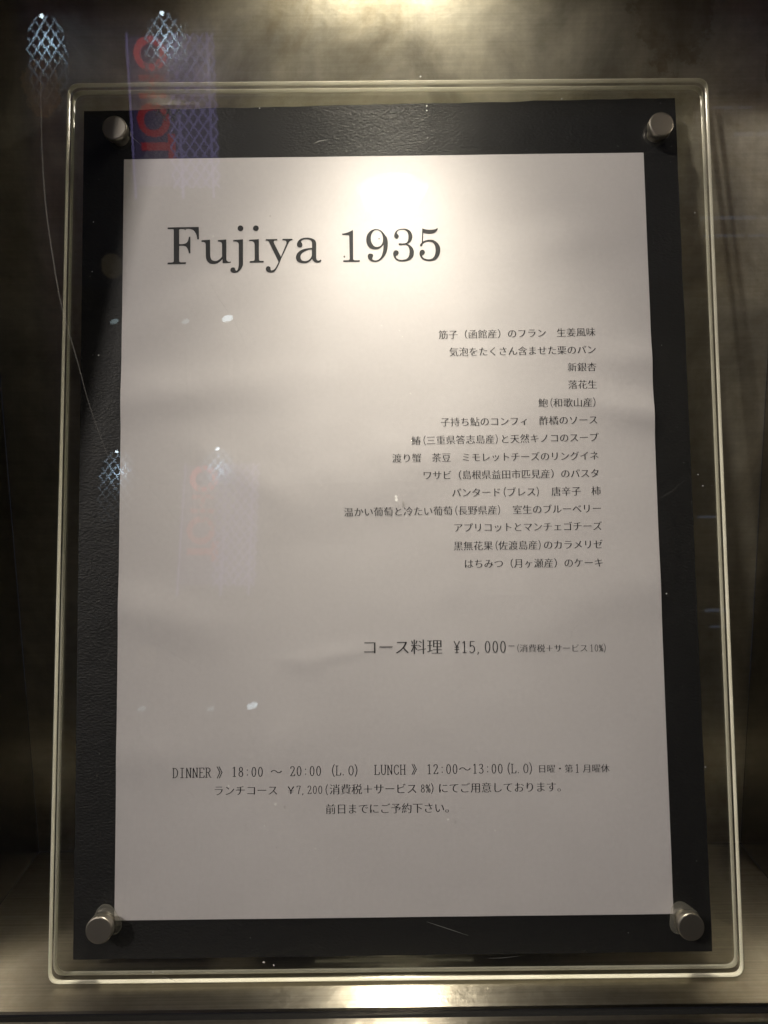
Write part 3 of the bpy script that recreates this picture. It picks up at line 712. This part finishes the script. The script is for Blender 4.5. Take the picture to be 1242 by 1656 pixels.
# narrow serif Latin and digits: strokes of an upright oval nib in a half-width cell
def ell(cx, cy, rx, ry, a0=0, a1=360, n=20):
    return [(cx+rx*math.cos(math.radians(a0+(a1-a0)*i/n)), cy+ry*math.sin(math.radians(a0+(a1-a0)*i/n))) for i in range(n+1)]
ST = {
 '0': [ell(.25, .37, .145, .355)],
 '1': [[(.25, .01), (.25, .73)], [(.25, .73), (.15, .64)], [(.15, .01), (.35, .01)]],
 '2': [[(.11, .58), (.13, .68), (.22, .73), (.32, .71), (.38, .61), (.36, .48), (.25, .28), (.10, .02), (.40, .02), (.41, .12)]],
 '3': [[(.10, .63), (.16, .71), (.25, .73), (.34, .68), (.36, .56), (.30, .44), (.19, .39), (.30, .37), (.38, .27), (.39, .14), (.31, .03), (.20, .01), (.09, .09)]],
 '5': [[(.38, .72), (.14, .72), (.12, .39), (.22, .46), (.33, .43), (.40, .29), (.38, .12), (.29, .02), (.18, .01), (.09, .09)]],
 '7': [[(.09, .61), (.10, .72), (.40, .72), (.28, .36), (.22, .01)]],
 '8': [ell(.25, .56, .115, .165), ell(.25, .195, .145, .185)],
 ':': [[(.25, .13), (.25, .14)], [(.25, .50), (.25, .51)]],
 '.': [[(.13, .03), (.13, .04)]],
 ',': [[(.13, .04), (.15, .01), (.10, -.10)]],
 '-': [[(.08, .37), (.42, .37)]],
 '(': [[(.43, .84), (.34, .68), (.29, .50), (.28, .37), (.30, .22), (.35, .04), (.43, -.10)]],
 ')': [[(.07, .84), (.16, .68), (.21, .50), (.22, .37), (.20, .22), (.15, .04), (.07, -.10)]],
 'D': [[(.10, .01), (.10, .73)], [(.04, .73), (.20, .73), (.32, .66), (.40, .50), (.41, .37), (.39, .22), (.32, .08), (.20, .01), (.04, .01)]],
 'I': [[(.25, .01), (.25, .73)], [(.13, .01), (.37, .01)], [(.13, .73), (.37, .73)]],
 'N': [[(.10, .01), (.10, .73), (.39, .01)], [(.39, .01), (.39, .73)], [(.04, .01), (.17, .01)], [(.32, .73), (.46, .73)]],
 'E': [[(.11, .01), (.11, .73)], [(.05, .73), (.40, .73), (.42, .60)], [(.05, .01), (.41, .01), (.44, .15)], [(.11, .38), (.31, .38)]],
 'R': [[(.10, .01), (.10, .73)], [(.04, .73), (.26, .73), (.37, .65), (.38, .52), (.31, .42), (.10, .38)], [(.24, .38), (.40, .03), (.46, .01)], [(.04, .01), (.17, .01)]],
 'L': [[(.12, .01), (.12, .73)], [(.05, .73), (.22, .73)], [(.05, .01), (.41, .01), (.44, .18)]],
 'U': [[(.10, .73), (.10, .20), (.15, .05), (.26, .00), (.36, .06), (.40, .22), (.40, .73)], [(.04, .73), (.17, .73)], [(.33, .73), (.47, .73)]],
 'C': [[(.42, .56), (.38, .69), (.27, .74), (.16, .66), (.09, .50), (.08, .37), (.10, .20), (.17, .06), (.28, .00), (.38, .05), (.43, .18)]],
 'H': [[(.10, .01), (.10, .73)], [(.40, .01), (.40, .73)], [(.10, .38), (.40, .38)], [(.04, .01), (.17, .01)], [(.33, .01), (.46, .01)], [(.04, .73), (.17, .73)], [(.33, .73), (.46, .73)]],
 'O': [ell(.25, .37, .17, .36)],
 '%': [ell(.13, .55, .07, .17, n=12), ell(.37, .18, .07, .17, n=12), [(.40, .74), (.10, .00)]],
 '¥': [[(.08, .73), (.25, .38), (.42, .73)], [(.25, .38), (.25, .01)], [(.12, .36), (.38, .36)], [(.12, .22), (.38, .22)], [(.16, .01), (.34, .01)]],
}
def nib_glyph(ch):
    out = []
    nx, ny = 0.033, 0.021
    if ch in ':.': nx, ny = 0.040, 0.040
    for st in ST[ch]:
        for a, b in zip(st, st[1:]):
            pts = [(q[0]+nx*math.cos(t), q[1]+ny*math.sin(t)) for q in (a, b) for t in [k*math.pi/4 for k in range(8)]]
            pts.sort()
            def half(ps):
                hh = []
                for p in ps:
                    while len(hh) > 1 and (hh[-1][0]-hh[-2][0])*(p[1]-hh[-2][1])-(hh[-1][1]-hh[-2][1])*(p[0]-hh[-2][0]) <= 0: hh.pop()
                    hh.append(p)
                return hh[:-1]
            hull = half(pts)+half(pts[::-1])
            out.append((hull, [tuple(range(len(hull)))]))
    return out

for lname, segs in LINES:
    geo = []
    for s, ua, va, ub, vb in segs:
        units = sum(1.0 if (ord(c) > 0x2000) else 0.5 for c in s)
        em = math.hypot(ub-ua, vb-va)/units
        ang = math.atan2(vb-va, ub-ua)
        pos = 0.0
        ca, sa = math.cos(ang), math.sin(ang)
        hgt = em
        if lname == 'price_line' and s.startswith('¥'): hgt = em*1.02
        def put(x, y):   # cell coordinates in em, y measured from the middle of the cell
            X = x*em; Y = y*hgt
            return (ua+X*ca-Y*sa, va+X*sa+Y*ca)
        for c in s:
            full = ord(c) > 0x2000
            if c in GLYPH:
                vs, fs = GLYPH[c]
                geo.append(([put(pos+GX+x*GS, (y-GMID)*GS) for x, y in vs], fs))
            elif c in ST:
                for vs, fs in nib_glyph(c):
                    geo.append(([put(pos+x, y-0.37) for x, y in vs], fs))
            pos += 1.0 if full else 0.5
    ink_object(lname, geo, sheet)

# ------------------------------------------------------------------ dust, scratches, marks
def ribbon(name, pts, wid, m, parent, z=None, **props):
    bm = bmesh.new(); prev = None
    P = [Vector(p) for p in pts]
    for i, p in enumerate(P):
        d = (P[min(i+1, len(P)-1)]-P[max(i-1, 0)]); nrm = Vector((-d.y, d.x, 0)).normalized() if z is not None else Vector((-d.z, 0, d.x)).normalized()
        w = wid*(0.25+0.75*math.sin(math.pi*min(max(i/(len(P)-1), 0.05), 0.95)))/2
        a, b = bm.verts.new(p+nrm*w), bm.verts.new(p-nrm*w)
        if prev: bm.faces.new((prev[0], a, b, prev[1]))
        prev = (a, b)
    return link(name, bm, m, parent, **props)

ZF = 4.13
def mark(pts, wid=0.12, faint=False):
    q = []
    for i in range(len(pts)-1):
        for k in range(5):
            t = k/5; q.append(tuple(pts[i][d]*(1-t)+pts[i+1][d]*t for d in (0, 1)))
    q.append(pts[-1])
    ribbon('scratch', [(x*MM, y*MM, ZF*MM) for x, y in q], wid*MM, M['scratch_faint'] if faint else M['scratch'], front_plate, z=1)
MARKS = [
    ([(12.2, -0.2), (18.6, -2.3), (27.5, -5.3)], 0.22, 0),
    ([(34.8, -13.5), (39.9, -13.4), (45.8, -12.8)], 0.16, 0),
    ([(-102.4, 307.0), (-100.2, 303.8), (-96.9, 300.7)], 0.14, 0),
    ([(-68.2, 302.9), (-64.0, 306.2), (-60.5, 309.0)], 0.12, 1),
    ([(-27.8, 300.5), (-25.6, 301.5), (-22.1, 302.0)], 0.3, 0),
    ([(110.2, 298.8), (107.6, 296.0), (103.8, 294.0)], 0.14, 1),
    ([(119.0, 308.0), (120.9, 306.7), (119.8, 305.4)], 0.2, 0),
    ([(-70.4, 246.5), (-66.2, 238.4), (-59.4, 228.3), (-54.5, 216.9)], 0.1, 1),
    ([(-103.9, 244.4), (-100.0, 243.3), (-94.6, 241.0)], 0.08, 1),
    ([(-86.0, -18.5), (-83.7, -19.2), (-80.7, -20.1)], 0.2, 0),
    ([(68.1, 101.4), (69.4, 106.1), (72.6, 109.5)], 0.1, 1),
    ([(104.6, 156.3), (109.2, 158.9), (114.7, 163.4)], 0.18, 1),
    ([(-77.7, 49.1), (-75.4, 47.2), (-73.5, 45.2)], 0.1, 1),
    ([(-17.3, 42.7), (-16.6, 40.4)], 0.2, 1),
]
SPECKS = [
    (9.2, 198.5, 0.5),
    (-33.6, 178.4, 0.4),
    (3.1, 158.3, 0.9),
    (3.1, 157.1, 0.9),
    (-16.1, 253.8, -0.5),
    (-2.3, 260.9, -0.4),
    (-79.1, 265.7, -0.4),
    (-68.0, 262.8, 0.5),
    (-45.4, 270.8, -0.3),
    (-112.7, 215.4, 0.3),
    (-115.7, 249.1, 0.3),
    (-61.4, 50.0, 0.5),
    (-43.8, 43.0, 0.7),
    (-47.9, 35.1, 0.5),
    (-29.0, 26.6, 0.4),
    (20.7, 36.6, 0.7),
    (38.2, 32.5, 0.5),
    (15.2, 327.9, 0.5),
    (107.6, -5.3, 0.4),
    (-48.2, -13.9, 0.6),
    (-89.2, -16.9, 0.5),
    (-44.6, -15.0, 0.4),
    (117.8, 54.7, 0.4),
    (105.8, 119.7, 0.4),
    (-93.5, 112.8, 0.3),
    (119.8, 165.3, 0.3),
    (121.5, 160.9, 0.35),
    (124.9, 161.1, 0.2),
    (-25.8, 163.1, 0.3),
    (-77.9, 72.0, 0.3),
    (17.5, 313.6, 0.5),
    (123.0, 269.8, 0.4),
    (-115.5, 269.3, 0.3),
    (17.5, 315.6, 0.4),
    (-49.6, 315.5, 0.4),
    (71.7, 317.7, 0.5),
]
for pts, wd, fa in MARKS: mark(pts, wd, fa)

bm = bmesh.new()
def speck(x, y, r, mi):
    n = random.choice((4, 5, 6)); a0 = random.random()*6
    f = bm.faces.new([bm.verts.new(((x+r*random.uniform(.5, 1)*math.cos(a0+2*math.pi*i/n))*MM, (y+r*random.uniform(.5, 1)*math.sin(a0+2*math.pi*i/n))*MM, (ZF+0.01)*MM)) for i in range(n)])
    f.material_index = mi
for x, y, r in SPECKS: speck(x, y, abs(r), 0 if r > 0 else 1)
for _ in range(420):
    speck(random.uniform(-126, 128), random.uniform(-20, 325), 0.10*random.random()**2+0.05, 0 if random.random() < .8 else 1)
for cx, cy, k in ((-72, 48, 40), (-30, 30, 26), (5, 35, 14), (-55, 22, 16), (-98, 8, 14), (92, 8, 16), (-20, 20, 14)):
    for _ in range(k):
        speck(random.gauss(cx, 6), random.gauss(cy, 6), 0.09*random.random()+0.05, 0)
link('dust', bm, [M['speck'], M['dirt']], front_plate, kind='stuff')

# long hairline scratch on the outer glass
HAIR = [(-0.09977, 0.3109), (-0.10064, 0.29926), (-0.10119, 0.2871), (-0.10131, 0.27297), (-0.10032, 0.25857), (-0.09873, 0.24392), (-0.09528, 0.22804), (-0.09208, 0.21282), (-0.0873, 0.19672)]
def inter(pts, k):
    out = []
    for i in range(len(pts)-1):
        p0, p1, p2, p3 = pts[max(i-1, 0)], pts[i], pts[i+1], pts[min(i+2, len(pts)-1)]
        for j in range(k):
            t = j/k
            out.append(tuple(0.5*((2*p1[d])+(-p0[d]+p2[d])*t+(2*p0[d]-5*p1[d]+4*p2[d]-p3[d])*t*t+(-p0[d]+3*p1[d]-3*p2[d]+p3[d])*t**3) for d in (0, 1)))
    return out+[pts[-1]]
ribbon('scratch', [(x, -0.0003, z) for x, z in inter(HAIR, 6)], 0.00028, M['scratch_faint'], pane)

# ------------------------------------------------------------------ across the street, behind the photographer: what the panes mirror
bm = bmesh.new(); box(bm, -12, 12, -13.5, 4.0, -1.42, -1.40); link('street', bm, M['asphalt'], kind='structure')
bm = bmesh.new(); box(bm, -11, 11, -12.9, -12.5, -1.40, 8.5)
link('facade', bm, M['facade'], label='dark building front across the street, mirrored in the glass', category='building')

YS = -9.0
sign = empty('lit_sign', (-1.95, YS, 2.4), 'vertical sign with red TOHO letters over violet panel, mirrored upper left', 'sign')
def sx(x): return x+1.95
def sz(z): return z-2.4
bm = bmesh.new(); box(bm, sx(-2.40), sx(-1.53), -0.10, -0.06, sz(2.25), sz(3.72)); link('panel', bm, M['violet_panel'], sign)
for x in (-2.40, -1.90, -1.58):
    bm = bmesh.new(); bar(bm, (sx(x), 0.02, sz(2.1)), (sx(x), 0.02, sz(3.72)), 0.012); link('tube', bm, M['violet_tube'], sign)
for x in (-2.2, -1.7):
    bm = bmesh.new(); bar(bm, (sx(x), -3.5, sz(3.0)), (sx(x), -0.10, sz(3.0)), 0.03); link('bracket', bm, M['dark_metal'], sign)
def ring(bm, cx, cz, rx, rz, w, d=0.04, n=32):
    R = [[bm.verts.new((cx+(rx+s*w/2)*math.cos(2*math.pi*i/n), y, cz+(rz+s*w/2)*math.sin(2*math.pi*i/n))) for i in range(n)] for s, y in ((-1, 0), (-1, d), (1, d), (1, 0))]
    for a, b in zip(R, R[1:]+R[:1]):
        for i in range(n): bm.faces.new((a[i], a[(i+1) % n], b[(i+1) % n], b[i]))
for cz in (3.522, 2.881):
    bm = bmesh.new(); ring(bm, sx(-2.17), sz(cz), 0.135, 0.135, 0.06); link('letter', bm, M['red_neon_bright'] if cz > 3 else M['red_neon'], sign)
bm = bmesh.new()
for z0 in (3.292, 3.118): box(bm, sx(-2.30), sx(-2.03), 0, 0.04, sz(z0-0.021), sz(z0+0.021))
box(bm, sx(-2.19), sx(-2.145), 0.001, 0.039, sz(3.139), sz(3.271)); link('letter', bm, M['red_neon'], sign)
bm = bmesh.new(); box(bm, sx(-2.03), sx(-1.96), 0, 0.04, sz(2.50), sz(2.74)); box(bm, sx(-2.31), sx(-2.03), 0.001, 0.039, sz(2.585), sz(2.655))
link('letter', bm, M['red_neon'], sign)

def lattice(name, x, ztop, wid, hei, label, power):
    o = empty(name, (x, YS+0.10, ztop-hei), label, 'lattice lamp')
    bm = bmesh.new()
    d = 0.10
    k = int((wid+hei)/d)+2
    for s in (1, -1):
        for i in range(-k, k):
            # clip the diagonal to the tall oval of the mesh
            pts = []
            for t in range(0, 81):
                z = hei*t/80; xx = s*(z-hei/2)*0.72 + i*d
                zz = (z-hei/2)/(hei/2); lim = wid/2*math.sqrt(max(0, 1-abs(zz)**3))
                if abs(xx) <= lim: pts.append((xx, 0.006*s, z))
            if len(pts) > 2: bar(bm, pts[0], pts[-1], 0.0085, 5)
    link('mesh_guard', bm, M['white_metal'], o)
    bm = bmesh.new(); bmesh.ops.create_icosphere(bm, subdivisions=2, radius=0.035, matrix=Matrix.Translation((0, -0.06, hei+0.02))); link('socket', bm, M['dark_metal'], o, smooth=True)
    bm = bmesh.new(); bar(bm, (0, -0.03, hei+0.02), (0, -3.40, hei+0.02), 0.015); link('arm', bm, M['dark_metal'], o)
    fd = bpy.data.lights.new('added_mesh_fill', 'AREA'); fd.shape = 'DISK'; fd.size = 0.08; fd.energy = 4.0; fd.color = (0.66, 0.85, 1.0)  # added lamp that brightens the bars, turned so only its dark back shows
    fo = bpy.data.objects.new('added_mesh_fill', fd); COL.objects.link(fo); fo.location = (0.02, 0.17, hei-0.28); fo.rotation_euler = (math.radians(-90), 0, 0); fo.parent = o
    ld = bpy.data.lights.new('bulb_light', 'POINT'); ld.energy = power; ld.color = (0.72, 0.88, 1.0); ld.shadow_soft_size = 0.02
    lo = bpy.data.objects.new('bulb_light', ld); COL.objects.link(lo); lo.location = (0, 0.08, hei-0.05); lo.parent = o
lattice('mesh_lamp', -3.19, 3.87, 0.42, 0.95, 'left lattice lamp with cool white bulb, mirrored at the upper left corner', 0.35)
lattice('mesh_lamp', -1.99, 3.89, 0.46, 1.05, 'right lattice lamp with cool white bulb, mirrored beside red letters', 0.35)
bm = bmesh.new()
ls = empty('lattice_screen', (-1.75, YS+0.05, 2.2), 'pale diamond lattice screen beside the red letters, mirrored upper left', 'screen')
for s in (1, -1):
    for i in range(-22, 23):
        pts = [(s*(z*0.02-0.75)*0.72+i*0.10, 0.005*s, z*0.02) for z in range(76) if abs(s*(z*0.02-0.75)*0.72+i*0.10) < 0.26]
        if len(pts) > 2: bar(bm, pts[0], pts[-1], 0.009, 5)
link('mesh_guard', bm, M['violet_tube'], ls)

for k, (x, z, r, lab) in enumerate(((-2.714, .841, .036, 'leftmost cool bulb of the three mirrored left of the heading'), (-1.949, .832, .036, 'middle cool bulb of the three mirrored left of the heading'), (-1.494, .859, .050, 'right brightest bulb of the three mirrored left of the heading'))):
    o = empty('street_lamp', (x, YS, -1.4), lab, 'street lamp', 'three cool bulbs across the street')
    bm = bmesh.new(); bmesh.ops.create_icosphere(bm, subdivisions=3, radius=r, matrix=Matrix.Translation((0, 0, z+1.4)) @ Matrix.Rotation(-0.35, 4, 'Y') @ Matrix.Diagonal((1.25, 1, .7, 1)))
    link('bulb', bm, M['white_bulb'] if k == 2 else M['cool_bulb'], o, smooth=True)
    bm = bmesh.new(); bar(bm, (0, 0, 0), (0, 0, z+1.4-r*.7), 0.03); link('post', bm, M['dark_metal'], o)

o = empty('paper_lantern', (-2.70, YS, 1.42), 'warm glowing lantern mirrored at the left edge of the sheet', 'lantern')
bm = bmesh.new(); lathe(bm, [(0, .13), (.05, .12), (.10, .07), (.11, 0), (.10, -.07), (.05, -.12), (0, -.13)], n=24); link('shade', bm, M['warm_bulb'], o, smooth=True)
bm = bmesh.new(); bar(bm, (0, -3.5, .2), (0, 0, .2), 0.012); bar(bm, (0, 0, .2), (0, 0, .16), 0.01); link('hook', bm, M['dark_metal'], o)

rack = empty('lit_shutter', (4.0, YS, 1.5), 'shopfront shutter with pale blue lit strips, mirrored at the right edge', 'shutter')
for x0, x1, z, t in ((3.68, 3.90, 2.965, .018), (3.96, 4.11, 2.965, .018), (3.94, 4.13, 2.70, .035), (4.18, 4.40, 2.70, .035), (3.62, 4.22, 1.853, .03), (4.27, 4.5, 1.85, .02), (3.66, 4.1, 1.668, .02), (4.15, 4.5, 1.668, .02)):
    bm = bmesh.new(); box(bm, x0-4.0, x1-4.0, 0, .03, z-1.5-t/2, z-1.5+t/2); link('lit_strip', bm, M['blue_strip'], rack)
bm = bmesh.new(); box(bm, -.5, .6, -.52, -.02, -2.9, 1.9); link('housing', bm, M['facade'], rack)
bpy.context.view_layer.update()

# unseen fill lamp added to light the sheet evenly from over the photographer's shoulder
o = empty('added_fill_lamp', (-2.0, -2.25, -1.4), 'added fill lamp on a tall post, unseen behind the photographer on the left', 'street lamp')
bm = bmesh.new(); bar(bm, (0, 0, 0), (0, 0, 3.36), 0.035, 12); link('post', bm, M['dark_metal'], o)
bm = bmesh.new(); lathe(bm, [(0.035, 3.36), (0.07, 3.38), (0.07, 3.40), (0, 3.40)], n=24); link('collar', bm, M['dark_metal'], o)
gd = bpy.data.lights.new('added_fill_light', 'POINT'); gd.energy = 260; gd.color = (1.0, 0.925, 0.90); gd.shadow_soft_size = 0.12
go = bpy.data.objects.new('added_fill_light', gd); COL.objects.link(go); go.location = (0, 0, 3.52); go.parent = o
